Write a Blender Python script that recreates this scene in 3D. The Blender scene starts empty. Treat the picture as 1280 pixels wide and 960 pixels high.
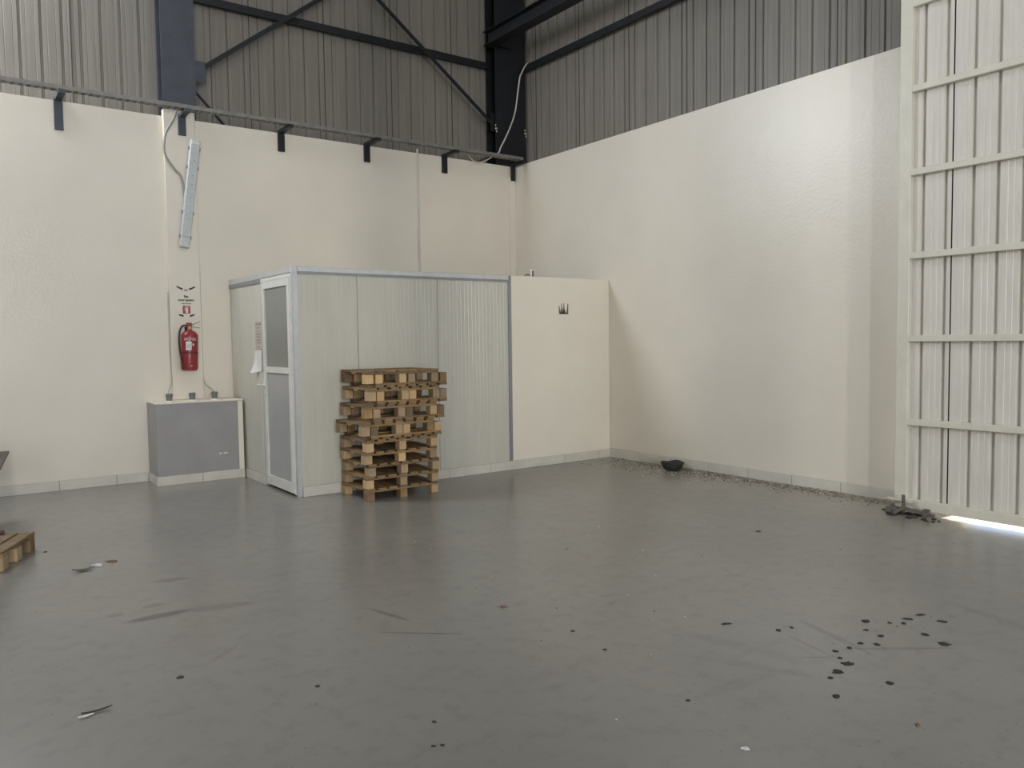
import bpy, bmesh, math, random
from mathutils import Vector, Matrix, noise
random.seed(7)
S = bpy.context.scene
C = S.collection
R = math.radians

# ------------------------------------------------------------------ camera
CAM_H = 1.55
YAW, PITCH, ROLL, FPX = R(36.047), R(-3.171), R(-0.751), 989.8
fw = Vector((math.sin(YAW)*math.cos(PITCH), math.cos(YAW)*math.cos(PITCH), math.sin(PITCH)))
rt = Vector((math.cos(YAW), -math.sin(YAW), 0)); up = rt.cross(fw)
r2 = rt*math.cos(ROLL)+up*math.sin(ROLL); u2 = -rt*math.sin(ROLL)+up*math.cos(ROLL)
cd = bpy.data.cameras.new('camera'); cam = bpy.data.objects.new('camera', cd); C.objects.link(cam)
cd.sensor_width = 36; cd.lens = FPX/1280*36; cd.clip_end = 200
m = Matrix((r2, u2, -fw)).transposed().to_4x4(); m.translation = (0, 0, CAM_H)
cam.matrix_world = m
S.camera = cam

# ------------------------------------------------------------------ world, lights, exposure
S.view_settings.view_transform = 'Standard'; S.view_settings.look = 'None'
S.view_settings.gamma = 1; S.view_settings.use_curve_mapping = False
S.view_settings.exposure = 0.22
W = bpy.data.worlds.new('sky'); S.world = W; W.use_nodes = True
bg = W.node_tree.nodes['Background']; bg.inputs[0].default_value = (0.62, 0.78, 1.0, 1); bg.inputs[1].default_value = 2.5
def area(name, loc, target, sx, sy, power, col):
    l = bpy.data.lights.new(name, 'AREA'); l.shape = 'RECTANGLE'; l.size = sx; l.size_y = sy
    l.energy = power; l.color = col
    o = bpy.data.objects.new(name, l); C.objects.link(o); o.location = loc
    o.rotation_euler = (Vector(target)-Vector(loc)).to_track_quat('-Z', 'Y').to_euler()
    return o
sl = bpy.data.lights.new('sun', 'SUN'); sl.energy = 14; sl.angle = R(0.6); sl.color = (1, .97, .92)
sun = bpy.data.objects.new('sun', sl); C.objects.link(sun); sun.location = (14, 2, 12)
sun.rotation_euler = Vector((-1, .1, -.9)).to_track_quat('-Z', 'Y').to_euler()
DAY = (1.0, .955, .88)
area('rear_door_daylight', (-2.6, -11.8, 2.6), (-2.6, 0, 2.4), 3.4, 4.6, 90, (.93, .97, 1.0))
area('rear_slot_daylight', (-1.0, -11.8, 3.4), (.2, 0, 2.8), .5, 4.6, 420, DAY)
area('rear_slot_daylight', (-5.1, -11.8, 2.9), (-2.4, 0, 2.6), .45, 4.6, 480, (1.0, .97, .92))
area('gable_window_daylight', (-.45, 9.5, 5.75), (4.5, 3, 2.4), 1.5, 2.2, 230, (.90, .95, 1.0))
area('added_roof_fill', (2.6, -1.5, 8.3), (2.6, -1.5, 0), 1.6, 14, 200, (.95, .975, 1.0))  # added overhead fill; the ceiling has no opening for it

# ------------------------------------------------------------------ materials
def new_mat(name, col, rough=.5, metal=0, var=.06, nscale=3, bump=0, bscale=60, spec=.5, coat=0, stretch=None, col2=None, coord='Object'):
    m = bpy.data.materials.new(name); m.use_nodes = True
    nt = m.node_tree; N = nt.nodes; L = nt.links; b = N['Principled BSDF']
    b.inputs['Roughness'].default_value = rough; b.inputs['Metallic'].default_value = metal
    b.inputs['Specular IOR Level'].default_value = spec; b.inputs['Coat Weight'].default_value = coat
    tc = N.new('ShaderNodeTexCoord'); mp = N.new('ShaderNodeMapping')
    L.new(tc.outputs[coord], mp.inputs[0])
    if stretch: mp.inputs['Scale'].default_value = stretch
    n = N.new('ShaderNodeTexNoise'); n.inputs['Scale'].default_value = nscale; n.inputs['Detail'].default_value = 6
    n.inputs['Roughness'].default_value = .6
    L.new(mp.outputs[0], n.inputs[0])
    r = N.new('ShaderNodeMapRange'); r.inputs['From Min'].default_value = .3; r.inputs['From Max'].default_value = .7
    L.new(n.outputs['Fac'], r.inputs[0])
    mx = N.new('ShaderNodeMix'); mx.data_type = 'RGBA'
    c2 = col2 or tuple(c*(1-2*var) for c in col); c1 = col if col2 else tuple(min(1, c*(1+var)) for c in col)
    mx.inputs[6].default_value = (*c2, 1); mx.inputs[7].default_value = (*c1, 1)
    L.new(r.outputs[0], mx.inputs[0]); L.new(mx.outputs[2], b.inputs['Base Color'])
    if bump:
        n2 = N.new('ShaderNodeTexNoise'); n2.inputs['Scale'].default_value = bscale; n2.inputs['Detail'].default_value = 5
        L.new(mp.outputs[0], n2.inputs[0])
        bp = N.new('ShaderNodeBump'); bp.inputs['Strength'].default_value = bump; bp.inputs['Distance'].default_value = .02
        L.new(n2.outputs['Fac'], bp.inputs['Height']); L.new(bp.outputs[0], b.inputs['Normal'])
    m['mix'] = mx.name
    return m

def wood_mat(name, a, b_):
    m = new_mat(name, a, rough=.75, nscale=5, col2=b_, bump=.3, bscale=30, stretch=(1, 1, 1), spec=.25)
    nt = m.node_tree; N = nt.nodes; L = nt.links; b = N['Principled BSDF']
    oi = N.new('ShaderNodeObjectInfo'); hs = N.new('ShaderNodeHueSaturation')
    mr = N.new('ShaderNodeMapRange'); mr.inputs['To Min'].default_value = .62; mr.inputs['To Max'].default_value = 1.2
    L.new(oi.outputs['Random'], mr.inputs[0]); L.new(mr.outputs[0], hs.inputs['Value'])
    mr2 = N.new('ShaderNodeMapRange'); mr2.inputs['To Min'].default_value = .9; mr2.inputs['To Max'].default_value = 1.12
    L.new(oi.outputs['Random'], mr2.inputs[0]); L.new(mr2.outputs[0], hs.inputs['Saturation'])
    L.new(N[m['mix']].outputs[2], hs.inputs['Color']); L.new(hs.outputs[0], b.inputs['Base Color'])
    return m

M = {}
M['plaster'] = new_mat('cream_wall_paint', (.74, .682, .585), rough=.34, var=.025, nscale=1.1, bump=.08, bscale=34, spec=.5)
M['plaster2'] = new_mat('cream_partition_paint', (.78, .722, .61), rough=.45, var=.02, nscale=1.5, bump=.15, bscale=16, spec=.4)
M['clad'] = new_mat('dull_galvanised_cladding', (.215, .197, .170), rough=.45, var=.08, nscale=3, stretch=(6, 6, .25), spec=.4)
M['steel'] = new_mat('dark_painted_steel', (.011, .012, .015), rough=.5, var=.15, nscale=6, spec=.4)
M['steel_mid'] = new_mat('bluish_painted_steel', (.06, .068, .085), rough=.5, var=.12, nscale=5, spec=.4)
M['galv'] = new_mat('galvanised_tray_steel', (.23, .22, .20), rough=.5, metal=.3, var=.12, nscale=12)
M['alu'] = new_mat('anodised_aluminium', (.60, .61, .61), rough=.35, metal=.55, var=.05, nscale=10)
M['alu_dark'] = new_mat('dulled_aluminium', (.30, .31, .31), rough=.4, metal=.5, var=.05, nscale=10)
M['alu_white'] = new_mat('white_coated_aluminium', (.66, .65, .60), rough=.35, var=.04, nscale=10)
M['panel'] = new_mat('pale_grey_sandwich_panel', (.56, .54, .465), rough=.30, var=.035, nscale=2, stretch=(4, 4, .4), spec=.45)
M['glass'] = new_mat('frosted_greenish_glass', (.235, .245, .215), rough=.3, var=.05, nscale=1.5, spec=.5)
M['door_panel'] = new_mat('grey_door_panel', (.36, .355, .35), rough=.36, var=.04, nscale=2)
M['grey_paint'] = new_mat('grey_plinth_paint', (.31, .302, .295), rough=.42, var=.05, nscale=3, bump=.1, bscale=20)
M['tile'] = new_mat('cream_skirting_tile', (.62, .59, .52), rough=.3, var=.05, nscale=4)
M['grout'] = new_mat('dark_grout', (.22, .19, .16), rough=.9, var=.1)
M['gate'] = new_mat('cream_gate_paint', (.66, .625, .56), rough=.33, var=.05, nscale=4, stretch=(5, 5, .5), spec=.5)
M['gate_frame'] = new_mat('cream_gate_frame_paint', (.66, .63, .53), rough=.4, var=.04, nscale=5)
M['red'] = new_mat('red_extinguisher_enamel', (.27, .027, .032), rough=.33, var=.06, nscale=6, coat=.1)
M['darkred'] = new_mat('dark_red_strap', (.12, .012, .015), rough=.5)
M['bowlrubber'] = new_mat('dusty_dark_rubber', (.035, .038, .033), rough=.7, var=.3, nscale=14)
M['black'] = new_mat('black_rubber', (.02, .02, .018), rough=.6, var=.15, nscale=20)
M['ink'] = new_mat('black_ink', (.03, .03, .03), rough=.7)
M['redink'] = new_mat('red_ink', (.42, .07, .08), rough=.6)
M['roseink'] = new_mat('faded_rose_ink', (.36, .24, .22), rough=.7)
M['paper'] = new_mat('white_paper', (.74, .72, .68), rough=.7, var=.02)
M['pinkpaper'] = new_mat('pinkish_paper', (.52, .44, .40), rough=.7, var=.05, nscale=9)
M['pvc'] = new_mat('grey_pvc_pipe', (.17, .165, .16), rough=.5, var=.1, nscale=20)
M['cable'] = new_mat('grey_cable_sheath', (.27, .26, .24), rough=.5)
M['palecable'] = new_mat('pale_cable_sheath', (.50, .48, .44), rough=.5)
M['lamp'] = new_mat('dusty_lamp_housing', (.56, .58, .58), rough=.5, var=.08, nscale=25)
M['brass'] = new_mat('dull_brass', (.5, .42, .25), rough=.4, metal=.8)
M['iron'] = new_mat('dirty_iron', (.14, .12, .10), rough=.7, var=.25, nscale=25, bump=.4, bscale=40)
M['mud'] = new_mat('dark_dried_mud', (.035, .032, .028), rough=.8, var=.3, nscale=40, bump=.4, bscale=80)
M['soil'] = new_mat('grey_brown_dirt', (.27, .235, .185), rough=.95, var=.3, nscale=25, bump=.6, bscale=60)
M['concrete'] = new_mat('outdoor_concrete', (.5, .48, .45), rough=.9, var=.08)
M['roof'] = new_mat('roof_sheeting', (.20, .20, .19), rough=.6, var=.05)
M['leaf'] = new_mat('dry_leaf', (.05, .045, .035), rough=.7, var=.2, nscale=30)
M['wood'] = wood_mat('weathered_pallet_wood', (.37, .25, .135), (.20, .13, .07))
M['endwood'] = wood_mat('pale_block_wood', (.60, .43, .25), (.45, .31, .18))
M['ply'] = wood_mat('grey_weathered_plywood', (.15, .125, .10), (.08, .065, .05))
M['redwood'] = wood_mat('reddish_brown_wood', (.10, .045, .04), (.06, .028, .025))

# gravel with a colour per stone
mg = new_mat('mixed_grit', (.3, .25, .19), rough=.9)
nt = mg.node_tree; gi = nt.nodes.new('ShaderNodeNewGeometry'); cr = nt.nodes.new('ShaderNodeValToRGB')
nt.links.new(gi.outputs['Random Per Island'], cr.inputs[0]); nt.links.new(cr.outputs[0], nt.nodes['Principled BSDF'].inputs['Base Color'])
e = cr.color_ramp.elements; e[0].color = (.05, .042, .035, 1); e[1].color = (.60, .57, .52, 1)
for p_, c_ in ((.35, (.13, .105, .08, 1)), (.75, (.28, .24, .19, 1))):
    x_ = e.new(p_); x_.color = c_
M['grit'] = mg

def floor_material():
    m = bpy.data.materials.new('grey_painted_floor'); m.use_nodes = True
    nt = m.node_tree; N = nt.nodes; L = nt.links; b = N['Principled BSDF']
    tc = N.new('ShaderNodeTexCoord')
    def noise_(scale, detail=6, rough=.6, stretch=None, rot=0):
        mp = N.new('ShaderNodeMapping'); L.new(tc.outputs['Object'], mp.inputs[0])
        if stretch: mp.inputs['Scale'].default_value = stretch
        mp.inputs['Rotation'].default_value[2] = rot
        n = N.new('ShaderNodeTexNoise'); n.inputs['Scale'].default_value = scale; n.inputs['Detail'].default_value = detail
        n.inputs['Roughness'].default_value = rough; L.new(mp.outputs[0], n.inputs[0]); return n.outputs['Fac']
    def rng(s, a, b_, c, d):
        r = N.new('ShaderNodeMapRange'); r.inputs[1].default_value = a; r.inputs[2].default_value = b_
        r.inputs[3].default_value = c; r.inputs[4].default_value = d; L.new(s, r.inputs[0]); return r.outputs[0]
    def mix(f, a, b_):
        x = N.new('ShaderNodeMix'); x.data_type = 'RGBA'
        if isinstance(f, float): x.inputs[0].default_value = f
        else: L.new(f, x.inputs[0])
        for s, k in ((a, 6), (b_, 7)):
            if isinstance(s, tuple): x.inputs[k].default_value = (*s, 1)
            else: L.new(s, x.inputs[k])
        return x.outputs[2]
    def math_(op, a, b_):
        x = N.new('ShaderNodeMath'); x.operation = op
        for s, k in ((a, 0), (b_, 1)):
            if isinstance(s, (int, float)): x.inputs[k].default_value = s
            else: L.new(s, x.inputs[k])
        return x.outputs[0]
    col = mix(rng(noise_(.55), .3, .7, 0, 1), (.198, .187, .167), (.238, .223, .198))
    col = mix(rng(noise_(9, 8, .7), .5, .75, 0, .45), col, (.13, .122, .11))
    col = mix(rng(noise_(2.2, 8, .75, (1, 1.6, 1), .8), .60, .72, 0, .45), col, (.13, .122, .11))
    col = mix(rng(noise_(40, 3, .5), .70, .76, 0, .7), col, (.05, .045, .04))
    # dust drifted along the right wall
    sx = N.new('ShaderNodeSeparateXYZ'); L.new(tc.outputs['Object'], sx.inputs[0])
    d = rng(math_('ADD', sx.outputs[0], rng(noise_(2.5), .3, .7, -.25, .25)), 6.1, 7.1, 0, .6)
    col = mix(d, col, (.33, .285, .225))
    # scuffs and skid marks, each at its own place on the paint
    SC = [(.80, 4.80, 1.14, 4.80, .055, .95), (1.10, 4.80, 1.50, 4.69, .07, .35), (1.07, 5.53, 1.32, 5.46, .05, .40), (.92, 5.01, 1.05, 5.02, .045, .45),
          (.73, 4.98, .82, 4.96, .04, .4), (1.98, 4.17, 2.07, 3.84, .025, .5), (1.86, 3.78, 2.22, 3.47, .009, .75), (3.76, 2.52, 3.62, 2.02, .03, .3),
          (3.29, 2.24, 3.48, 2.10, .012, .30), (1.01, 3.92, 1.21, 4.09, .02, .16), (3.52, 2.44, 3.45, 2.12, .018, .25), (2.55, 2.23, 3.10, 2.21, .05, .10),
          (3.60, 2.14, 4.02, 1.82, .02, .35), (3.1, 2.9, 3.3, 2.1, .06, .10), (2.9, 2.6, 3.2, 2.0, .04, .12), (4.7, 2.2, 4.5, 1.4, .05, .15), (2.58, 3.74, 2.64, 3.68, .02, .5)]
    st = rng(noise_(26, 8, .8, (1, 5, 1), .6), .40, .62, .35, 1)
    for x0, y0, x1, y1, w, k in SC:
        mp = N.new('ShaderNodeMapping'); mp.vector_type = 'TEXTURE'
        mp.inputs['Location'].default_value = ((x0+x1)/2, (y0+y1)/2, 0)
        mp.inputs['Rotation'].default_value = (0, 0, math.atan2(y1-y0, x1-x0))
        mp.inputs['Scale'].default_value = (math.hypot(x1-x0, y1-y0)/2*1.15, w, 1)
        L.new(tc.outputs['Object'], mp.inputs[0])
        ln = N.new('ShaderNodeVectorMath'); ln.operation = 'LENGTH'; L.new(mp.outputs[0], ln.inputs[0])
        f = math_('MULTIPLY', rng(ln.outputs['Value'], 1.0, .6, 0, min(1, k*1.1)), st)
        col = mix(f, col, (.035, .033, .03))
    L.new(col, b.inputs['Base Color'])
    L.new(rng(noise_(.8, 2, .5), 0, 1, .21, .29), b.inputs['Roughness'])
    b.inputs['Specular IOR Level'].default_value = .5
    bp = N.new('ShaderNodeBump'); bp.inputs['Strength'].default_value = .05; bp.inputs['Distance'].default_value = .01
    L.new(noise_(14, 4, .5), bp.inputs['Height']); L.new(bp.outputs[0], b.inputs['Normal'])
    return m
M['floor'] = floor_material()

# ------------------------------------------------------------------ helpers
class MB:
    def __init__(s): s.v = []; s.f = []; s.smooth = False
    def add(s, vs, fs):
        n = len(s.v); s.v += [tuple(v) for v in vs]; s.f += [tuple(i+n for i in f) for f in fs]; return s
    def box(s, x0, y0, z0, x1, y1, z1, b=0):
        x0, x1 = sorted((x0, x1)); y0, y1 = sorted((y0, y1)); z0, z1 = sorted((z0, z1))
        if b <= 0:
            return s.add([(x0, y0, z0), (x1, y0, z0), (x1, y1, z0), (x0, y1, z0), (x0, y0, z1), (x1, y0, z1), (x1, y1, z1), (x0, y1, z1)],
                         [(0, 3, 2, 1), (4, 5, 6, 7), (0, 1, 5, 4), (1, 2, 6, 5), (2, 3, 7, 6), (3, 0, 4, 7)])
        bm = bmesh.new(); bmesh.ops.create_cube(bm, size=1)
        for v in bm.verts: v.co = Vector(((x0+x1)/2+v.co.x*(x1-x0), (y0+y1)/2+v.co.y*(y1-y0), (z0+z1)/2+v.co.z*(z1-z0)))
        bmesh.ops.bevel(bm, geom=bm.edges[:], offset=b, segments=1, affect='EDGES')
        bm.verts.index_update(); s.add([v.co for v in bm.verts], [[v.index for v in f.verts] for f in bm.faces]); bm.free(); return s
    def bar(s, a, b, w, h, upv=(0, 0, 1)):
        a = Vector(a); b = Vector(b); d = (b-a).normalized(); u = Vector(upv); r = d.cross(u).normalized(); u = r.cross(d)
        vs = [p+r*sx*w/2+u*sy*h/2 for p in (a, b) for sx, sy in ((-1, -1), (1, -1), (1, 1), (-1, 1))]
        return s.add(vs, [(0, 1, 2, 3), (7, 6, 5, 4), (0, 4, 5, 1), (1, 5, 6, 2), (2, 6, 7, 3), (3, 7, 4, 0)])
    def tube(s, pts, r, n=8, cap=True):
        pts = [Vector(p) for p in pts]; rings = []; prev = None
        rr = r if isinstance(r, (list, tuple)) else [r]*len(pts)
        for i, p in enumerate(pts):
            t = (pts[min(i+1, len(pts)-1)]-pts[max(i-1, 0)]).normalized()
            if prev is None:
                a = Vector((0, 0, 1)) if abs(t.z) < .9 else Vector((1, 0, 0)); prev = t.cross(a).normalized()
            prev = (prev-t*prev.dot(t)).normalized(); q = t.cross(prev)
            rings.append([p+(prev*math.cos(2*math.pi*k/n)+q*math.sin(2*math.pi*k/n))*rr[i] for k in range(n)])
        vs = [v for g in rings for v in g]; fs = []
        for i in range(len(pts)-1):
            for k in range(n):
                k2 = (k+1) % n; fs.append((i*n+k, i*n+k2, (i+1)*n+k2, (i+1)*n+k))
        if cap: fs += [tuple(reversed(range(n))), tuple(range((len(pts)-1)*n, len(pts)*n))]
        s.smooth = True
        return s.add(vs, fs)
    def lathe(s, prof, c=(0, 0, 0), n=20):
        vs = [(c[0]+r*math.cos(2*math.pi*k/n), c[1]+r*math.sin(2*math.pi*k/n), c[2]+z) for r, z in prof for k in range(n)]; fs = []
        for i in range(len(prof)-1):
            for k in range(n):
                k2 = (k+1) % n; fs.append((i*n+k, i*n+k2, (i+1)*n+k2, (i+1)*n+k))
        fs += [tuple(reversed(range(n))), tuple(range((len(prof)-1)*n, len(prof)*n))]
        s.smooth = True
        return s.add(vs, fs)
    def blob(s, c, rx, ry, rz, sub=1, rough=.25, seed=0, rot=0):
        bm = bmesh.new(); bmesh.ops.create_icosphere(bm, subdivisions=sub, radius=1)
        cr_, sr = math.cos(rot), math.sin(rot)
        for v in bm.verts:
            k = 1+rough*noise.noise(v.co*1.7+Vector((seed*3.1, seed*1.7, seed)))*2
            p = v.co*k; x, y, z = p.x*rx, p.y*ry, max(p.z, -.5)*rz
            v.co = Vector((c[0]+x*cr_-y*sr, c[1]+x*sr+y*cr_, c[2]+z))
        bm.verts.index_update(); s.add([v.co for v in bm.verts], [[v.index for v in f.verts] for f in bm.faces]); bm.free(); return s
    def prism(s, poly, h, frame):   # poly: 2D points; frame: (origin, u, v, n); extruded along n by h
        o, u, v, nn = [Vector(q) for q in frame]; k = len(poly)
        a = [o+u*x+v*y for x, y in poly]; b = [p+nn*h for p in a]
        return s.add(a+b, [tuple(range(k))[::-1], tuple(range(k, 2*k))]+[(i, (i+1) % k, k+(i+1) % k, k+i) for i in range(k)])
    def build(s, name, mat, parent=None, label=None, kind=None):
        me = bpy.data.meshes.new(name); me.from_pydata(s.v, [], s.f); me.validate()
        bm = bmesh.new(); bm.from_mesh(me); bmesh.ops.recalc_face_normals(bm, faces=bm.faces); bm.to_mesh(me); bm.free()
        if s.smooth:
            for p in me.polygons: p.use_smooth = True
            me.set_sharp_from_angle(angle=R(40))
        me.materials.append(M[mat] if isinstance(mat, str) else mat)
        return link(name, me, parent, label, kind)
def link(name, me, parent=None, label=None, kind=None):
    o = bpy.data.objects.new(name, me); C.objects.link(o)
    if parent: o.parent = parent
    if label: o['label'] = label
    if kind: o['kind'] = kind
    return o
def thing(name, label, cat, loc=(0, 0, 0), rotz=0, group=None):
    o = bpy.data.objects.new(name, None); C.objects.link(o); o.location = loc; o.rotation_euler = (0, 0, rotz)
    o.empty_display_size = .1
    return tag(o, label, cat, group)
def tag(o, label, cat, group=None):
    o['label'] = label; o['category'] = cat
    if group: o['group'] = group
    return o
def struct(name, loc=(0, 0, 0)):
    o = bpy.data.objects.new(name, None); C.objects.link(o); o.location = loc; o['kind'] = 'structure'; return o
def smooth_path(pts, k=8):
    P = [Vector(p) for p in pts]; P = [P[0]*2-P[1]]+P+[P[-1]*2-P[-2]]; out = []
    for i in range(1, len(P)-2):
        for j in range(k):
            t = j/k; a, b, c, d = P[i-1:i+3]
            out.append(.5*((2*b)+(c-a)*t+(2*a-5*b+4*c-d)*t*t+(3*b-a-3*c+d)*t**3))
    out.append(P[-2]); return out
def text_mesh(name, body, size, mat, parent, loc, rot, align='CENTER', bold=0, sx=1, label=None):
    cu = bpy.data.curves.new('lettering', 'FONT'); cu.body = body; cu.size = size; cu.align_x = align; cu.extrude = .0006; cu.offset = bold
    t = bpy.data.objects.new('lettering_source', cu); C.objects.link(t)
    dg = bpy.context.evaluated_depsgraph_get(); me = bpy.data.meshes.new_from_object(t.evaluated_get(dg))
    bpy.data.objects.remove(t); bpy.data.curves.remove(cu)
    me.materials.clear(); me.materials.append(M[mat])
    o = link(name, me, parent, label); o.location = loc; o.rotation_euler = rot; o.scale = (sx, 1, 1); return o

# ------------------------------------------------------------------ the setting
XL, XR, YB, YF, ZT, HB = 2.885, 7.136, 9.687, 7.628, 4.137, 2.31
HX0, HY0, HZ = -12.0, -12.0, 8.6
o = MB().box(HX0-.2, HY0-.2, -.2, 6.865, YB+.2, 0).box(6.865, 3.2, -.2, XR+.02, YB+.2, 0).box(6.865, HY0-.2, -.2, XR+.02, -1.9, 0).build('floor', 'floor'); o['kind'] = 'structure'
o = MB().box(XR+.02, -14, -.2, 22, 14, -.002).box(6.866, -1.899, -.2, XR+.02, 3.199, -.002).build('outdoor_ground', 'concrete'); o['kind'] = 'structure'
o = MB().box(HX0-.3, HY0-.3, HZ, XR+.5, YB+.6, HZ+.1).build('ceiling', 'roof'); o['kind'] = 'structure'
# back wall: plastered masonry, ribbed sheets above
wb = MB().box(HX0, YB, 0, XR+.25, YB+.2, ZT).build('wall_back', 'plaster'); wb['kind'] = 'structure'
GP = 3.2   # end of the gate opening nearest the corner
wr = MB()
wr.box(XR, GP, 0, XR+.2, YB, ZT); wr.box(XR, -1.9, 4.02, XR+.2, GP, ZT); wr.box(XR, HY0, 0, XR+.2, -1.9, ZT)
wr = wr.build('wall_right', 'plaster'); wr['kind'] = 'structure'
o = MB().box(HX0-.2, HY0, 0, HX0, YB, HZ).build('wall_left', 'plaster'); o['kind'] = 'structure'
q = MB(); q.box(HX0, HY0-.2, 0, -5.6, HY0, HZ); q.box(2.8, HY0-.2, 0, XR+.3, HY0, HZ); q.box(-5.6, HY0-.2, 5.9, 2.8, HY0, HZ)
o = q.build('wall_rear', 'plaster'); o['kind'] = 'structure'

def sheet_profile(n, pitch, groove, depth, lip=.0):
    """2D polyline along a ribbed sheet: flat pans with narrow grooves going away from the viewer (+)."""
    p = [(0, 0)]
    for i in range(n):
        a = i*pitch
        g0 = a+pitch/2-groove/2; g1 = a+pitch/2+groove/2
        pan = g0-a
        p += [(a+pan*.45, 0), (a+pan*.5, .003), (a+pan*.55, 0)] if pan > .03 else []
        p += [(g0, 0), (g0+groove*.22, depth), (g1-groove*.22, depth), (g1, 0)]
        p += [(g1+pan*.45, 0), (g1+pan*.5, .003), (g1+pan*.55, 0)]
    p.append((n*pitch, 0)); return p
def sheet_mesh(prof, h, thick=.0015):
    mb = MB(); k = len(prof)
    for z in (0, h):
        mb.v += [(x, y, z) for x, y in prof]
    mb.v += [(x, y+thick, z) for z in (0, h) for x, y in prof]
    f = []
    for i in range(k-1):
        f += [(i, i+1, k+i+1, k+i), (2*k+i, 3*k+i, 3*k+i+1, 2*k+i+1), (i, 2*k+i, 2*k+i+1, i+1), (k+i, k+i+1, 3*k+i+1, 3*k+i)]
    f += [(0, k, 3*k, 2*k), (k-1, 3*k-1, 4*k-1, 2*k-1)]
    mb.f = f; return mb
PITCH_C = .195; NW = 5; SW = PITCH_C*NW
csh = sheet_mesh(sheet_profile(NW, PITCH_C, .034, .020), HZ-4.0)
first = csh.build('cladding_sheet', 'clad', wb); csm = first.data
xs0 = [.38+SW*i-.0 for i in range(-13, 8)]
YC, XC = YB+.26, XR+.26
used = False
lap = MB().box(-.004, -.004, 0, .004, 0, HZ-4.02); lap_me = None
for x in xs0:
    if -1.7 < x < -.2: continue        # the gap of the gable window, left of the picture
    o = first if not used else link('cladding_sheet', csm, wb); used = True
    o.location = (x-.006, YC+(.003 if int(round((x-.38)/SW)) % 2 else 0), 4.0); o.scale = (1.016, 1, 1)
    if lap_me is None: lo = lap.build('lap_strip', 'black', wb); lap_me = lo.data
    else: lo = link('lap_strip', lap_me, wb)
    lo.location = (x-.006, YC, 4.01)
for i in range(-4, 16):
    y1 = 6.532+SW*(4-i)                 # sheets run along -y on the right wall
    if y1 > YC+SW: continue
    o = link('cladding_sheet', csm, wr); o.rotation_euler = (0, 0, -math.pi/2); o.scale = (1.016, 1, 1)
    o.location = (XC+(.004 if i % 2 else 0), min(y1, 99), 4.0)
    lo = link('lap_strip', lap_me, wr); lo.location = (XC, y1, 4.01); lo.rotation_euler = (0, 0, -math.pi/2)

# corner duct and pilaster
pl_ = MB(); pl_.box(2.195, YB-.06, .914, 2.535, YB+.02, ZT+.07, .004)
o = pl_.build('trim_1', 'plaster'); o['kind'] = 'structure'
o = MB().box(7.03, YB-.035, 2.3, XR, YB+.01, 3.97, .003).build('trim_2', 'plaster'); o['kind'] = 'structure'
# partition block beside the booth
o = MB().box(5.555, YF, 0, XR, YF+.2, HB+.005, .008).build('wall_partition', 'plaster2'); o['kind'] = 'structure'

# skirting tiles: one object per tile on a grout bed
def skirting(name, a, b, cuts, nrm, h=.105, t=.012):
    """a,b: 2D ends; cuts: distances from a where joints are; nrm: 2D outward normal"""
    a = Vector(a); b = Vector(b); d = (b-a); Ln = d.length; d.normalize(); n = Vector(nrm)
    root = struct(name, (a.x, a.y, 0))
    root.rotation_euler = (0, 0, math.atan2(d.y, d.x)); sgn = 1 if (Vector((-d.y, d.x)).dot(n) > 0) else -1
    MB().box(0, 0, 0, Ln, sgn*.006, h).build('grout_bed', 'grout', root)
    cs = [0]+sorted(c for c in cuts if 0.02 < c < Ln-.02)+[Ln]
    for i in range(len(cs)-1):
        MB().box(cs[i]+(.0025 if i else 0), sgn*.001, 0.001, cs[i+1]-(.0025 if i < len(cs)-2 else 0), sgn*(t+random.uniform(0, .0015)), h-random.uniform(0, .002), .0012).build('tile', 'tile', root)
    return root
skirting('baseboard_back', (-1.0, YB), (1.905, YB), [i*.56+.34 for i in range(6)], (0, -1))
skirting('baseboard_right', (XR, YF), (XR, GP+.02), [i*.549+.0 for i in range(1, 9)], (-1, 0), h=.115)
skirting('baseboard_front', (XL+.05, YF), (XR-.013, YF), [i*.567+.02 for i in range(8)], (0, -1))
skirting('baseboard_side', (XL, 9.235), (XL, 8.56), [], (-1, 0))

# ------------------------------------------------------------------ steelwork
col = thing('steel_column', 'bluish dark steel column rising above the pilaster with the lamp', 'column', (2.38, YB, 4.1))
def h_col(col, w, d, mat, h=4.5):
    MB().box(-w/2, .0, .0, w/2, .014, h).build('front_flange', mat, col)
    MB().box(-w/2, d-.014, .0, w/2, d, h).build('back_flange', mat, col)
    MB().box(-.005, .014, .0, .005, d-.014, h).build('web', mat, col)
col.location = (2.395, YB+.0, 4.215); h_col(col, .37, .22, 'steel_mid', 4.38)
MB().bar((.17, .03, .28), (.52, .12, -.04), .012, .06, (0, -1, 0)).build('knee_strut', 'steel_mid', col)
MB().box(.18, .02, .38, .30, .03, .62).build('gusset_plate', 'steel_mid', col)
cc = thing('steel_column', 'near black steel column in the corner where both clad walls meet', 'column', (7.08, YB-.02, 4.145))
h_col(cc, .55, .24, 'steel', 4.45)
MB().box(-.33, .05, .48, -.24, .062, .75).build('gusset_plate', 'steel', cc)
MB().bar((-.25, .01, .16), (-.52, .10, 0.03), .012, .05, (0, -1, 0)).build('knee_strut', 'steel', cc)
bx = MB()
glint_white = 'paper'  # flat white put in for bright glints on the bolts
for sx in (-.29, .25):
    for dx, dz in ((0, .5), (.022, .5), (.018, .46), (0.0, .545)):
        MB().box(sx+dx, -.012, dz, sx+dx+.008, .0, dz+.022).build('bolt', glint_white, cc)

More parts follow.
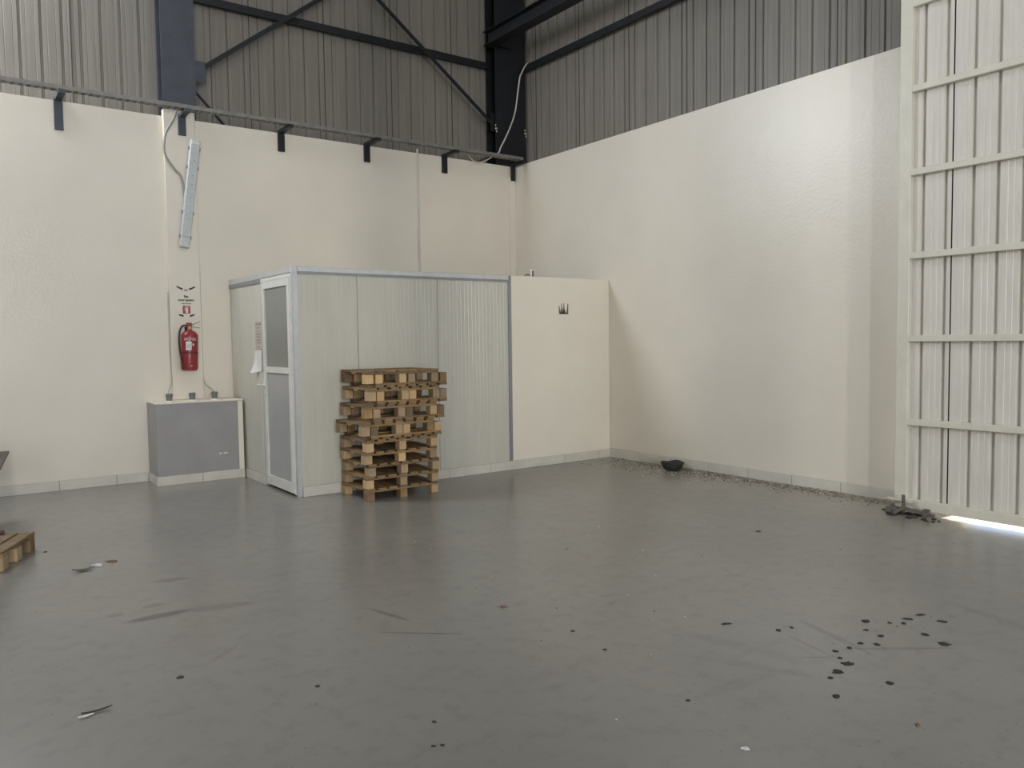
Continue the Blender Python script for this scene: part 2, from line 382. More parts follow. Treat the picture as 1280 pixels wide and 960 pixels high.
shade_col = thing('steel_column', 'unseen dark steel hall column added behind the viewpoint to cast shade', 'column', (1.68, -2.2, 0))  # unseen column, added to throw a soft band of shade on the back wall
MB().box(-.16, -.11, 0, .16, -.098, 8.58).build('front_flange', 'steel', shade_col); MB().box(-.16, .098, 0, .16, .11, 8.58).build('back_flange', 'steel', shade_col)
MB().box(-.005, -.098, 0, .005, .098, 8.58).build('web', 'steel', shade_col); MB().box(-.2, -.16, 0, .2, .16, .02).build('base_plate', 'steel', shade_col)
girt = thing('wall_girt', 'dark steel rail running level across the ribbed sheets of the back wall', 'girt', (5.0, YB+.17, 5.61))
MB().box(-2.4, 0, -.045, 1.82, .05, .045).build('rail', 'steel', girt); MB().box(-2.4, -.03, -.055, 1.82, 0, -.045).build('lip', 'steel', girt)
girt2 = thing('wall_girt', 'dark steel rail running level across the ribbed sheets of the right wall', 'girt', (XR+.17, 5, 5.60))
MB().box(0, -7, -.045, .05, 4.72, .045).build('rail', 'steel', girt2); MB().box(-.03, -7, -.055, 0, 4.72, -.045).build('lip', 'steel', girt2)
def brace(p, q_, label):
    p = Vector(p); q_ = Vector(q_)
    o = thing('diagonal_brace', label, 'brace', p, group='crossing braces on the back wall')
    d = q_-p
    MB().bar((0, 0, 0), d, .05, .012, (0, 1, 0)).build('flat_leg', 'steel', o)
    MB().bar((0, .02, .03), d+Vector((0, .02, .03)), .01, .04, (0, 1, 0)).build('upright_leg', 'steel', o)
brace((2.585, YB+.06, 4.70), (6.78, YB+.06, 7.93), 'thin diagonal brace rising rightward from the left column')
brace((6.78, YB+.02, 4.72), (2.60, YB+.02, 7.83), 'thin diagonal brace falling rightward into the corner column')
beam = thing('roof_beam', 'heavy black steel beam running from the corner column over the right wall', 'beam', (6.69, 9.62, 5.80))
MB().box(-.09, -19, 0, .09, .05, .012).build('bottom_flange', 'steel', beam)
MB().box(-.09, -19, .19, .09, .05, .202).build('top_flange', 'steel', beam)
MB().box(-.004, -19, .012, .004, .04, .19).build('web', 'steel', beam)
MB().box(.09, -.02, .03, .40, .0, .17).build('end_cleat', 'steel', beam)

# cable tray on brackets
tray = thing('cable_tray', 'perforated galvanised cable tray running along the top of the back wall', 'cable tray', (0, 9.40, 4.170))
MB().box(-2.5, -.055, 0, 7.06, -.052, .04).build('side_lip', 'galv', tray); MB().box(-2.5, .052, 0, 7.06, .055, .04).build('side_lip', 'galv', tray)
q = MB()
x = -2.5
while x < 7.03:
    q.box(x, -.052, 0, x+.035, .052, .002); x += .07
q.box(-2.5, -.012, 0, 7.06, .012, .002)
q.build('perforated_base', 'galv', tray, kind='stuff')
blabels = ['wall bracket under the cable tray, nearest the left edge', 'wall bracket under the cable tray, on the pilaster above the lamp',
           'wall bracket under the cable tray, first to the right of the pilaster', 'wall bracket under the cable tray, above the middle of the panelled booth',
           'wall bracket under the cable tray, second from the corner', 'wall bracket under the cable tray, in the room corner']
for (bx_, z0), lb in zip(((1.165, 3.83), (2.39, 3.93), (3.567, 3.91), (4.722, 3.92), (5.916, 3.91), (7.085, 3.92)), blabels):
    yb = YB-.06 if 2.2 < bx_ < 2.53 else (YB-.035 if bx_ > 7 else YB)
    b = thing('tray_bracket', 'dark steel '+lb, 'bracket', (bx_, yb, z0), group='brackets under the cable tray')
    w = .042 if bx_ < 7 else .034
    MB().box(-w, -.028, 0, w, 0, 4.165-z0, .002).build('upright', 'steel_mid' if bx_ < 3 else 'steel', b)
    MB().box(-w*.8, 9.33-yb, 4.13-z0, w*.8, -.02, 4.170-z0, .002).build('arm', 'steel_mid' if bx_ < 3 else 'steel', b)

# cables and conduits
def cable(pts, r, mat, label, name='cable', cat='cable', group=None):
    p0 = Vector(pts[0]); o = MB().tube([p-p0 for p in smooth_path(pts)], r, 8).build(name, mat); o.location = p0
    return tag(o, label, cat, group)
cable([(7.32, 9.56, 5.66), (7.27, 9.57, 5.60), (7.22, 9.58, 5.50), (7.19, 9.58, 5.44), (7.14, 9.57, 5.2), (7.07, 9.55, 4.9), (6.95, 9.52, 4.65), (6.82, 9.48, 4.45), (6.72, 9.44, 4.32), (6.68, 9.42, 4.25), (6.60, 9.40, 4.20)], .011, 'palecable', 'pale cable sagging from the right wall rail down to the cable tray in the corner')
cable([(6.62, 9.46, 4.20), (6.5, 9.55, 4.12), (6.4, 9.6, 4.11), (6.28, 9.58, 4.16), (6.2, 9.5, 4.21)], .008, 'palecable', 'short pale cable loop hanging just under the cable tray near the corner')
o = MB().tube([(0, 0, 0), (0, 0, 1.86)], .014, 8).build('conduit', 'palecable'); o.location = (5.483, YB-.014, 2.33)
tag(o, 'straight pale conduit running down the back wall to the booth roof', 'conduit')

# batten lamp hung nearly upright
lx, lz = 2.435, 3.27
lamp = thing('batten_lamp', 'long dusty grey batten lamp hanging tilted on the pilaster', 'lamp', (lx, YB-.075, lz)); lamp.rotation_euler = (0, R(7.5), 0)
MB().box(-.052, -.085, -.62, .052, -.02, .62, .008).build('housing', 'lamp', lamp)
MB().box(-.047, -.092, -.50, .047, -.085, .53, .003).build('diffuser', new_mat('cloudy_diffuser', (.52, .55, .55), rough=.45, var=.06, nscale=30), lamp)
MB().box(-.042, -.094, .56, .042, -.085, .60, .002).build('end_label', 'alu_white', lamp)
for dz in (-.5, -.22, .3, .52):
    for sx in (-1, 1):
        MB().box(sx*.050, -.07, dz-.018, sx*.066, -.035, dz+.018, .003).build('clip', 'cable', lamp)
for dz in (-.3, -.05, .1, .2, .37):
    MB().lathe([(.006, 0), (.006, .004)], (0, 0, 0), 8).build('screw', 'ink', lamp).location = (0.005, -.098, dz)
MB().box(-.03, -.02, -.3, .03, .015, -.26).build('mount', 'galv', lamp); MB().box(-.03, -.02, .26, .03, .015, .30).build('mount', 'galv', lamp)
cable([(2.30, 9.42, 4.19), (2.29, 9.5, 4.10), (2.22, 9.60, 3.95), (2.19, 9.60, 3.82), (2.20, 9.60, 3.68), (2.29, 9.60, 3.54), (2.36, 9.60, 3.46), (2.385, 9.60, 3.3), (2.39, 9.60, 3.12), (2.38, 9.60, 2.85)], .012, 'cable', 'grey cable curving from the tray down beside the batten lamp')

# meter plinth
mp_ = thing('service_plinth', 'grey painted plinth box against the back wall with white right edge', 'plinth', (2.39, YB, 0))
MB().box(-.47, -.437, 0, .47, -.001, .90, .006).build('body', 'grey_paint', mp_)
MB().box(-.475, -.442, .896, .475, 0, .912, .003).build('top_ledge', 'plaster2', mp_)
MB().box(.415, -.4405, .10, .472, -.42, .893, .002).build('edge_strip', 'plaster2', mp_)
MB().box(-.474, -.449, 0, -.002, -.436, .10, .0015).build('tile', 'tile', mp_); MB().box(.002, -.449, 0, .474, -.436, .10, .0015).build('tile', 'tile', mp_)
MB().box(-.482, -.447, 0, -.469, -.002, .10, .0015).build('tile', 'tile', mp_)
for dx, w in ((.205, .020), (.262, .028)):
    MB().prism([(-w, 0), (-w*.4, .008), (w*.6, .009), (w, .002), (w*.3, -.006), (-w*.7, -.005)], .0015, ((dx, -.4375, .30), (1, 0, 0), (0, 0, 1), (0, -1, 0))).build('paint_chip', 'paper', mp_)
for px, lb in ((2.10, 'left'), (2.345, 'middle'), (2.59, 'right')):
    st = thing('pipe_stub', 'grey capped pipe stub on the plinth top, %s one of three' % lb, 'pipe stub', (px, 9.40, .912), group='pipe stubs on the plinth')
    MB().lathe([(.032, 0), (.032, .075)], n=16).build('pipe', 'pvc', st)
    MB().lathe([(.036, .055), (.037, .058), (.037, .085), (.030, .09)], n=16).build('cap', 'pvc', st)
    MB().lathe([(.045, 0), (.037, .012)], n=16).build('mortar_collar', 'plaster2', st)
cable([(2.10, 9.40, 1.0), (2.12, 9.5, 1.03), (2.17, 9.62, 1.09), (2.187, 9.676, 1.2), (2.187, 9.678, 1.5), (2.187, 9.678, 1.8), (2.187, 9.678, 2.15)], .0075, 'palecable', 'grey conduit climbing the left side of the pilaster from the plinth', 'conduit', 'conduit')
cable([(2.59, 9.40, 1.0), (2.58, 9.5, 1.03), (2.55, 9.62, 1.09), (2.544, 9.676, 1.2), (2.544, 9.678, 1.5), (2.544, 9.678, 1.9), (2.544, 9.678, 2.4)], .0075, 'palecable', 'grey conduit climbing the right side of the pilaster from the plinth', 'conduit', 'conduit')

# fire extinguisher
ex = thing('fire_extinguisher', 'red fire extinguisher hanging on the pilaster under its sign', 'fire extinguisher', (2.355, YB-.165, 1.25)); ex.rotation_euler = (0, R(2.0), 0)
MB().lathe([(.07, 0), (.085, .006), (.093, .03), (.093, .39), (.088, .415), (.065, .445), (.03, .46), (.022, .475)], n=28).build('cylinder', 'red', ex)
MB().lathe([(.0945, .195), (.0945, .215)], n=28).build('strap', 'darkred', ex)
MB().lathe([(.020, .47), (.024, .475), (.024, .50), (.016, .51)], n=14).build('neck_ring', 'brass', ex)
vh = MB().box(-.035, -.018, .495, .022, .018, .548, .004).build('valve_head', 'red', ex)
MB().bar((.01, 0, .52), (.115, 0, .565), .018, .005, (0, 0, 1)).build('lever', 'darkred', ex)
MB().bar((.01, 0, .502), (.115, 0, .492), .018, .005, (0, 0, 1)).build('carry_handle', 'iron', ex)
MB().tube(smooth_path([(-.03, 0, .515), (-.07, 0, .512), (-.105, -.01, .46), (-.118, -.02, .36), (-.112, -.03, .24), (-.098, -.04, .14), (-.085, -.05, .07)]), .0095, 10).build('hose', 'black', ex)
MB().tube([(-.083, -.05, .075), (-.075, -.05, .02)], [.011, .015], 10).build('nozzle', 'black', ex)
MB().box(-.03, .09, .40, .03, .105, .5).build('wall_hook', 'steel', ex)
def curved_label(mb, a0, a1, z0, z1, r, n=8):
    vs = []
    for k in range(n+1):
        a = a0+(a1-a0)*k/n; vs += [(r*math.sin(a), -r*math.cos(a), z0), (r*math.sin(a), -r*math.cos(a), z1)]
    mb.add(vs, [(2*k, 2*k+2, 2*k+3, 2*k+1) for k in range(n)]); return mb
la = R(-5)
curved_label(MB(), R(-38), R(0), .215+.02, .33, .0940).build('label', 'paper', ex, 'white instruction label')
curved_label(MB(), R(6), R(16), .285, .31, .0940).build('mark', 'paper', ex)
lt = MB()
for z in (.30, .285, .27, .255): curved_label(lt, R(-34), R(-6), z, z+.006, .0945)
lt.build('label_print', 'cable', ex)
# curved lettering on the cylinder
def curved_text(body, size, z, a_mid, r, mat, parent, bold=.002):
    o = text_mesh('lettering', body, size, mat, parent, (0, 0, 0), (0, 0, 0), bold=bold)
    for v in o.data.vertices:
        a = a_mid+v.co.x/r; rr = r+.0006; v.co = Vector((rr*math.sin(a), -rr*math.cos(a), z+v.co.y))
    o.data.update(); return o
curved_text('MOBEX', .040, .345, R(-8), .0940, 'paper', ex)
curved_text('kg', .018, .05, R(0), .0940, 'paper', ex)

# safety sign above it
sg = thing('safety_sign', 'white safety sign with black print and red symbol above the extinguisher', 'sign', (2.372, YB-.061, 1.86))
MB().box(-.145, -.003, -.02, .145, 0, .40, .001).build('sheet', new_mat('cream_sign_sheet', (.74, .69, .59), rough=.5, var=.01), sg)
RX = (math.pi/2, 0, 0)
def wing(sx, z0, tilt, w=.066, nm='black_wing', t=.022):
    q = MB(); n = 7
    pts = []
    for k in range(n+1):
        x = .035+w*k/n; z = z0+tilt*(k/n)**1.3
        pts.append((sx*x, z+t*.5*(1-.2*k/n)))
    lo = [(p[0], p[1]-t*(1-.2*k/n)) for k, p in enumerate(pts)]
    for k in range(n):
        q.prism([pts[k], pts[k+1], lo[k+1], lo[k]], .0012, ((0, -.003, 0), (1, 0, 0), (0, 0, 1), (0, -1, 0)))
    q.build(nm, 'ink', sg)
wing(1, .325, .03); wing(-1, .325, .03); wing(1, .018, .014, .050); wing(-1, .018, .014, .050)
text_mesh('lettering', 'Ad', .032, 'ink', sg, (0, -.0035, .305), RX, bold=.001)
text_mesh('lettering', 'Eva', .034, 'ink', sg, (0, -.0035, .230), RX, bold=.002)
text_mesh('lettering', 'consequatur', .036, 'ink', sg, (0, -.0035, .190), RX, bold=.0014)
text_mesh('lettering', 'Acirrone', .030, 'ink', sg, (0, -.0035, .153), RX, bold=.0004)
MB().box(-.042, -.0045, .045, .042, -.003, .135).build('red_square', 'redink', sg)
q = MB(); q.prism([(-.012, 0), (.012, 0), (.013, .05), (.005, .06), (-.005, .06), (-.013, .05)], .001, ((.004, -.0045, .052), (1, 0, 0), (0, 0, 1), (0, -1, 0)))
q.prism([(-.02, .06), (.018, .066), (.018, .073), (-.02, .067)], .001, ((.004, -.0045, .052), (1, 0, 0), (0, 0, 1), (0, -1, 0)))
q.prism([(-.024, .02), (-.019, .02), (-.017, .06), (-.022, .06)], .001, ((.004, -.0045, .052), (1, 0, 0), (0, 0, 1), (0, -1, 0)))
q.build('symbol', 'paper', sg)

# ------------------------------------------------------------------ panelled booth
bo = thing('panel_booth', 'pale grey sandwich panel booth with glazed door in the room corner', 'booth', (XL, YF, 0))
def panel(w, h, name='wall_panel'):
    """panel w wide along +x, face at y=0 looking to -y, fine grooves"""
    p = [(0, .004), (.004, 0)]; x = .05
    while x < w-.03:
        p += [(x-.004, 0), (x, .0022), (x+.004, 0)]; x += .05
    p += [(w-.004, 0), (w, .004)]
    k = len(p); mb = MB(); mb.v = [(a, b, z) for z in (0, h) for a, b in p]+[(0, .05, 0), (w, .05, 0), (0, .05, h), (w, .05, h)]
    mb.f = [(i, i+1, k+i+1, k+i) for i in range(k-1)]+[(2*k, 2*k+2, 2*k+3, 2*k+1), (0, k, 2*k+2, 2*k), (k-1, 2*k+1, 2*k+3, 2*k-1)]
    mb.f += [tuple(list(range(k-1, -1, -1))+[2*k, 2*k+1])[::-1], tuple(list(range(k, 2*k))+[2*k+3, 2*k+2])]
    return mb
ZP = .10
for x0, x1 in ((.045, .694), (.694, 1.661), (1.661, 2.63)):
    o = panel(x1-x0-.004, 2.25-ZP).build('wall_panel', 'panel', bo); o.location = (x0, .004, ZP)
DY0, DY1 = .075, .925      # door along the side, measured from the front corner
o = panel(YB-YF-DY1-.004, 2.25).build('wall_panel', 'panel', bo); o.rotation_euler = (0, 0, -math.pi/2); o.location = (.004, YB-YF-.002, 0)
MB().box(0, 0, 0, .05, .05, 2.31, .003).build('corner_post', 'alu', bo)
MB().box(-.004, DY1-.01, 0, .05, DY1+.018, 2.25, .002).build('jamb_profile', 'alu', bo)
MB().box(2.625, -.006, .0, 2.668, .05, 2.31, .002).build('end_profile', 'alu_dark', bo)
MB().box(.05, -.006, 2.25, 2.63, .056, 2.31, .002).build('top_channel', 'alu', bo, kind=None)
MB().box(.05, -.007, 2.235, 2.63, .003, 2.262).build('channel_lip', 'alu_dark', bo)
MB().box(-.006, .05, 2.25, .056, YB-YF-.003, 2.31, .002).build('top_channel', 'alu', bo)
MB().box(-.009, DY1+.02, 2.205, -.002, YB-YF-.003, 2.25).build('channel_lip', 'alu_dark', bo)
MB().box(.056, .056, 2.24, 2.6, YB-YF-.003, 2.30).build('roof_panel', 'panel', bo)
# door: outer frame + leaf
dr = MB(); z1 = 2.245
dr.box(-.004, DY1-.035, .02, .045, DY1-.012, z1); dr.box(-.004, .05, .02, .045, DY0, z1); dr.box(-.004, DY0, z1-.035, .045, DY1-.035, z1); 
dr.build('door_frame', 'alu_white', bo)
leaf = MB(); a, b_ = DY0+.004, DY1-.04
leaf.box(-.012, a, .03, .03, a+.065, z1-.04); leaf.box(-.012, b_-.065, .03, .03, b_, z1-.04)
leaf.box(-.012, a+.065, z1-.115, .03, b_-.065, z1-.04); leaf.box(-.012, a+.065, .03, .03, b_-.065, .13); leaf.box(-.012, a+.065, 1.24, .03, b_-.065, 1.30)
lf = leaf.build('door', 'alu_white', bo)
MB().box(.004, a+.06, 1.295, .012, b_-.06, z1-.11).build('glass_pane', 'glass', lf)
MB().box(.004, a+.06, .125, .016, b_-.06, 1.245).build('lower_panel', 'door_panel', lf)
h = MB(); h.box(-.024, b_-.055, 0.99, -.012, b_-.010, 1.17, .002); h.tube([(-.02, b_-.03, 1.10), (-.06, b_-.03, 1.10)], .013, 8); h.tube([(-.06, b_-.04, 1.10), (-.06, b_+.07, 1.10)], .013, 8)
h.build('handle', 'alu_white', lf)
# papers beside the door
n1 = thing('notice', 'pinkish printed notice taped beside the booth door', 'notice', (XL-.001, 8.68, 1.49))
MB().box(-.002, -.105, 0, 0, .105, .30).build('sheet', 'pinkpaper', n1)
RS = (math.pi/2, 0, -math.pi/2)
MB().box(-.003, -.10, .262, -.002, .085, .28).build('heading_bar', 'roseink', n1)
for z, w, mt in ((.225, .10, 'cable'), (.19, .06, 'cable'), (.155, .15, 'roseink'), (.125, .13, 'cable'), (.09, .15, 'roseink'), (.06, .14, 'cable'), (.02, .04, 'redink')):
    MB().box(-.003, -w/2, z, -.002, w/2, z+.012).build('text_line', mt, n1)
n2 = thing('paper_sheet', 'blank white paper hung beside the booth door with a curled corner', 'paper', (XL-.001, 8.70, 1.235))
mb = MB(); nx, nz = 6, 6
for i in range(nx+1):
    for j in range(nz+1):
        yy = .12-.23*i/nx; zz = .235*j/nz; c_ = max(0, (1-i/nx)*.7+(1-j/nz)*.7-.85)
        mb.v.append((-.003-.05*c_*c_*4, yy, zz-.02*c_+.01*(i/nx)))
for i in range(nx):
    for j in range(nz):
        a = i*(nz+1)+j; mb.f.append((a, a+nz+1, a+nz+2, a+1))
mb.smooth = True; mb.build('sheet', 'paper', n2)

# things on the partition wall
vt = MB(); yq = YF
for x, w0, w1, z0, h, tl in ((-.07, .012, .004, 0, .10, -.012), (-.05, .016, .003, 0, .055, .0), (-.036, .012, .003, 0, .125, -.006), (-.018, .014, .006, 0, .06, .004), (-.004, .013, .004, 0, .13, .0), (.014, .012, .003, 0, .05, -.003), (.050, .015, .005, 0, .125, .012)):
    vt.prism([(x-w0, z0), (x+w0, z0), (x+w1+tl, z0+h), (x-w1+tl, z0+h)], .004, ((0, 0, 0), (1, 0, 0), (0, 0, 1), (0, -1, 0)))
vt.box(-.08, -.004, -.004, .064, 0, .012)
o = vt.build('torn_vent', new_mat('dark_olive_grime', (.15, .14, .11), rough=.8), None); o.location = (6.37, YF, 1.87)
tag(o, 'small dark torn vent with upright slivers high on the white partition', 'vent')
hk = thing('pipe_elbow', 'small bent pipe end sticking up from the partition wall top', 'pipe', (5.92, YF+.08, HB+.005))
MB().tube([(.0, 0, 0), (.0, 0, .10)], .011, 8).build('pale_pipe', 'alu_white', hk); MB().tube([(.028, .0, 0), (.028, .0, .075)], .010, 8).build('dark_pipe', 'iron', hk)
MB().tube(smooth_path([(-.10, 0, .002), (-.08, 0, .022), (-.05, 0, .028), (-.02, 0, .02)]), .008, 8).build('coil', 'iron', hk)

# ------------------------------------------------------------------ sliding gate
GX = 6.80; GY1 = 3.625; GY0 = -1.85; GH = 4.98
gt = thing('sliding_gate', 'tall cream metal sliding gate with ribbed sheets and level rails', 'gate', (GX, GY1, .0))
PW = .105
MB().box(0, -PW, .008, .055, 0, GH, .004).build('leading_post', 'gate_frame', gt)
MB().box(0, GY0-GY1, .03, .055, GY0-GY1+PW, GH, .004).build('trailing_post', 'gate_frame', gt)
for z in (.796, 1.52, 2.228, 2.935, 3.635, 4.34):
    MB().box(0, GY0-GY1+PW, z-.028, .042, -PW, z+.028, .004).build('rail', 'gate_frame', gt)
MB().box(-.003, GY0-GY1+PW, .040, .042, -PW, .125, .004).build('bottom_rail', 'gate_frame', gt)
MB().box(0, GY0-GY1+PW, GH-.08, .042, -PW, GH, .004).build('top_rail', 'gate_frame', gt)
# narrow first sheet then full ones; grooves away from the hall
def gsheet(y_top, width, grooves, name='ribbed_sheet'):
    p = [(0, 0)]
    for g in grooves: p += [(g-.062, 0), (g-.058, .003), (g-.054, 0), (g-.022, 0), (g-.012, .028), (g+.010, .028), (g+.020, 0), (g+.075, 0), (g+.079, .003), (g+.083, 0)]
    p = [q for q in p if q[0] <= width-.002]; p.append((width, p[-1][1]*0)); p = [(a, b) for a, b in p if a >= 0]
    p.sort(key=lambda q: q[0])
    o = sheet_mesh(p, GH-.1).build(name, 'gate', gt); o.rotation_euler = (0, 0, -math.pi/2); o.location = (.046, y_top-GY1, .055); return o
gsheet(3.53, .33, [.095, .28])
y = 3.188
while y > GY0+.2:
    w = min(.918, y-GY0-.01); gsheet(y, w-.009, [.155+.1835*k for k in range(5) if .155+.1835*k < w-.06]); 
    MB().box(.062, y-GY1-.03, .05, .070, y-GY1+.04, GH-.05).build('lap_shade', 'black', gt); y -= w  # black strip stands in for the shaded crevice between sheets
# latch ironwork at the gate foot
lt_ = thing('floor_bolt', 'dirty iron drop bolt and bracket lying at the gate foot', 'bolt', (6.72, 3.50, 0))
MB().box(-.012, -.012, 0.01, .012, .012, .17, .003).build('pin', 'iron', lt_)
MB().bar((-.02, .0, .06), (.03, -.25, .02), .05, .02).build('strap', 'iron', lt_)
MB().bar((-.02, .0, .06), (-.10, .04, .015), .03, .018).build('prong', 'iron', lt_)
MB().box(-.05, .04, .0, .04, .14, .055, .01).build('block', 'iron', lt_)
MB().box(-.03, .07, .05, .0, .10, .085, .004).build('nut', 'iron', lt_)
MB().box(-.02, -.22, .01, .03, -.17, .075, .006).build('stud', 'iron', lt_)
pl2 = MB(); pl2.bar((.04, .16, .12), (.04, -.05, .105), .05, .006); pl2.build('cover_plate', 'gate_frame', lt_)
lt_.scale = (1, 1, 1)
dd = MB()
for i in range(26):
    dd.blob((6.72+random.uniform(-.12, .08), 3.46+random.uniform(-.30, .24), .004), random.uniform(.012, .04), random.uniform(.012, .04), random.uniform(.006, .018), 1, .35, i, random.uniform(0, 3))
o = dd.build('rubble', 'mud', kind='stuff'); tag(o, 'dark dirt crumbs heaped around the floor bolt at the gate foot', 'dirt')

# ------------------------------------------------------------------ pallets
PWD, PDP = .80, .60
ME = {}
def bmk(nm, w, d, h, mat, n=3):
    out = []
    for i in range(n):
        mb = MB().box(-w/2, -d/2, 0, w/2, d/2, h, .003); me_o = mb.build(nm, mat); me = me_o.data; bpy.data.objects.remove(me_o); out.append(me)
    ME[nm] = out
bmk('deck_board', .088, PDP, .018, 'wood'); bmk('stringer', PWD, .085, .018, 'wood'); bmk('block', .078, .095, .082, 'endwood'); 
for i, me in enumerate(ME['block']):
    if i == 2: me.materials[0] = M['wood']
for i, me in enumerate(ME['deck_board']):
    for v in me.vertices: v.co.x += random.uniform(-.004, .004)
PH = .118
def pallet(loc, rotz, label, group, inverted=False, cat='pallet', sz=1.0, mid=False):
    t = thing('pallet', label, cat, loc, rotz, group)
    if inverted: t.rotation_euler = (math.pi, 0, rotz)
    for i in range(7):
        o = link('deck_board', random.choice(ME['deck_board']), t)
        w = PWD-.088
        o.location = (-w/2+w*i/6+random.uniform(-.008, .008) if 0 < i < 6 else -w/2+w*i/6, random.uniform(-.004, .004), .1); o.rotation_euler = (0, 0, random.uniform(-.008, .008))
    for y in (-PDP/2+.045, 0, PDP/2-.045):
        o = link('stringer', random.choice(ME['stringer']), t); o.location = (0, y, .082)
    for y in ((-PDP/2+.0495, 0, PDP/2-.0495) if mid else (-PDP/2+.0495, PDP/2-.0495)):
        for x in (-PWD/2+.0395, 0, PWD/2-.0395):
            o = link('block', random.choice(ME['block']), t); o.location = (x+(0 if x else random.uniform(-.004, .004)), y, 0)
    t.scale = (1, 1, sz)
    return t
G1 = 'pallets in the stack before the booth'
z = 0; singles = [(3.33, 6.985, .6), (3.335, 6.98, -1.0), (3.345, 6.985, 1.0), (3.32, 6.98, -.8), (3.325, 6.975, .8)]
ord_ = ['lowest pallet of the stack before the booth, standing on the floor', 'second pallet from the bottom of the stack before the booth',
        'third pallet from the bottom of the stack before the booth', 'fourth pallet from the bottom of the stack before the booth',
        'fifth pallet from the bottom of the stack, just below the thicker pairs']
for (x, y, a), lb in zip(singles, ord_):
    pallet((x+PWD/2, y+PDP/2, z), R(a), 'wooden '+lb, G1, sz=1.01); z += PH*1.01+.001
pairs = [(3.37, 3.28, 6.965, 1.2), (3.42, 3.33, 6.98, -.5), (3.45, 3.36, 6.975, .8), (3.45, 3.345, 6.97, -.8)]
ZS = 1.08
nm = ['lowest', 'second lowest', 'second highest', 'top']
for (xi, xu, y, a), k in zip(pairs, nm):
    # upside-down pallet first (deck below), the upright one nested into it
    pallet((xi+PWD/2, y+PDP/2+.005, z+PH*ZS), R(a), 'upside-down wooden pallet, underside up, of the %s nested pair in the stack' % k, G1, inverted=True, sz=ZS)
    pallet((xu+PWD/2, y+PDP/2, z+.0365*ZS), R(a), 'upright wooden pallet with deck on top, of the %s nested pair in the stack' % k, G1, sz=ZS)
    z += (PH+.0365)*ZS+.001

# floor pallet at the left edge, plus the stack with a sheet whose corner shows
A = Vector((.40, .915, 0)).normalized(); Lf = Vector((-A.y, A.x, 0))
rz = math.atan2(A.y, A.x)
Cn = Vector((.558, 6.98, 0))
ctr = Cn-A*(PDP/2)+Lf*(PWD/2)
lp = pallet(ctr, rz-math.pi/2, 'wooden pallet lying alone on the floor at the left edge', None, mid=True); lp.scale = (1, 1, 1.2)
o = MB().box(-.19, -.035, 0, .19, .035, .022, .003).build('wood_offcut', 'redwood'); o.location = tuple(Cn-A*.10+Lf*.37+Vector((0, 0, PH*1.2+.0005))); o.rotation_euler = (0, 0, rz+math.pi/2+.35)
tag(o, 'reddish brown wooden offcut lying on the pallet at the left edge', 'offcut')
z = 0
for k, nm_ in enumerate(('lowest', 'second', 'third', 'fourth', 'topmost')):
    pallet((-.33, 7.86, z), R(-6+k*.5), 'wooden pallet under the grey plywood corner at the left edge, %s of its stack' % nm_, 'pallets just beyond the left edge'); z += PH+.001
o = MB().box(-1.25, -1.15, 0, 0, 0, .018, .003).build('plywood_sheet', 'ply'); o.location = (.505, 8.40, z+.0005); o.rotation_euler = (0, 0, R(-6.5))
tag(o, 'grey weathered plywood sheet whose corner pokes in at the left edge', 'board')

# ------------------------------------------------------------------ rubber bowl, dirt and litter
bw = thing('rubber_bowl', 'black rubber bowl standing on the floor by the right wall', 'bowl', (6.95, 6.36, 0)); bw.scale = (.86, .86, .86)
q = MB(); q.lathe([(.085, 0), (.125, .035), (.155, .095), (.162, .112), (.150, .112), (.115, .04), (.08, .018)], n=20); 
for i_, v in enumerate(q.v):
    an = math.atan2(v[1], v[0]); q.v[i_] = (v[0]*(1+.06*math.sin(3*an+1)), v[1]*(1+.05*math.cos(2*an)), v[2]*(1+.08*math.sin(4*an)))
q.build('shell', 'bowlrubber', bw)
q = MB(); q.lathe([(.02, .05), (.105, .052), (.108, .056), (.02, .075)], n=16); q.build('dust_fill', 'soil', bw, 'grey brown dust inside the bowl')

def ridge(mb, pts, w, h, seed):
    n = len(pts); vs = []
    for i, (x, y) in enumerate(pts):
        k = 1+.7*noise.noise(Vector((i*.37, seed, 0))); k = max(.25, k)
        vs += [(x, y, .0005), (x-w*k*.45, y, h*k), (x-w*k, y+.01*noise.noise(Vector((i*.9, seed, 3))), .0008)]
    mb.add(vs, [(3*i+j, 3*i+3+j, 3*i+4+j, 3*i+1+j) for i in range(n-1) for j in (0, 1)])
q = MB(); N_ = 160
ridge(q, [(XR-.013, 3.74+(6.35-3.74)*i/N_) for i in range(N_+1)], .075, .022, 1)
ridge(q, [(XR-.10-.02*math.sin(i*.2), 3.74+(4.7-3.74)*i/60) for i in range(61)], .03, .008, 5)
o = q.build('dirt_ridge', 'soil', kind='stuff'); tag(o, 'ridge of grey brown dirt swept along the foot of the right wall', 'dirt')
q = MB(); rnd = random.Random(5)
def stone(x, y, r):
    h = r*rnd.uniform(.5, .9); a = rnd.uniform(0, 6.28); k = 5
    vs = [(x+r*math.cos(a+6.283*i/k)*rnd.uniform(.7, 1.2), y+r*math.sin(a+6.283*i/k)*rnd.uniform(.7, 1.2), .0003) for i in range(k)]
    vs += [(x+(vx-x)*.55, y+(vy-y)*.55, h) for vx, vy, _ in vs]
    q.add(vs, [(i, (i+1) % k, k+(i+1) % k, k+i) for i in range(k)]+[tuple(range(k, 2*k))])
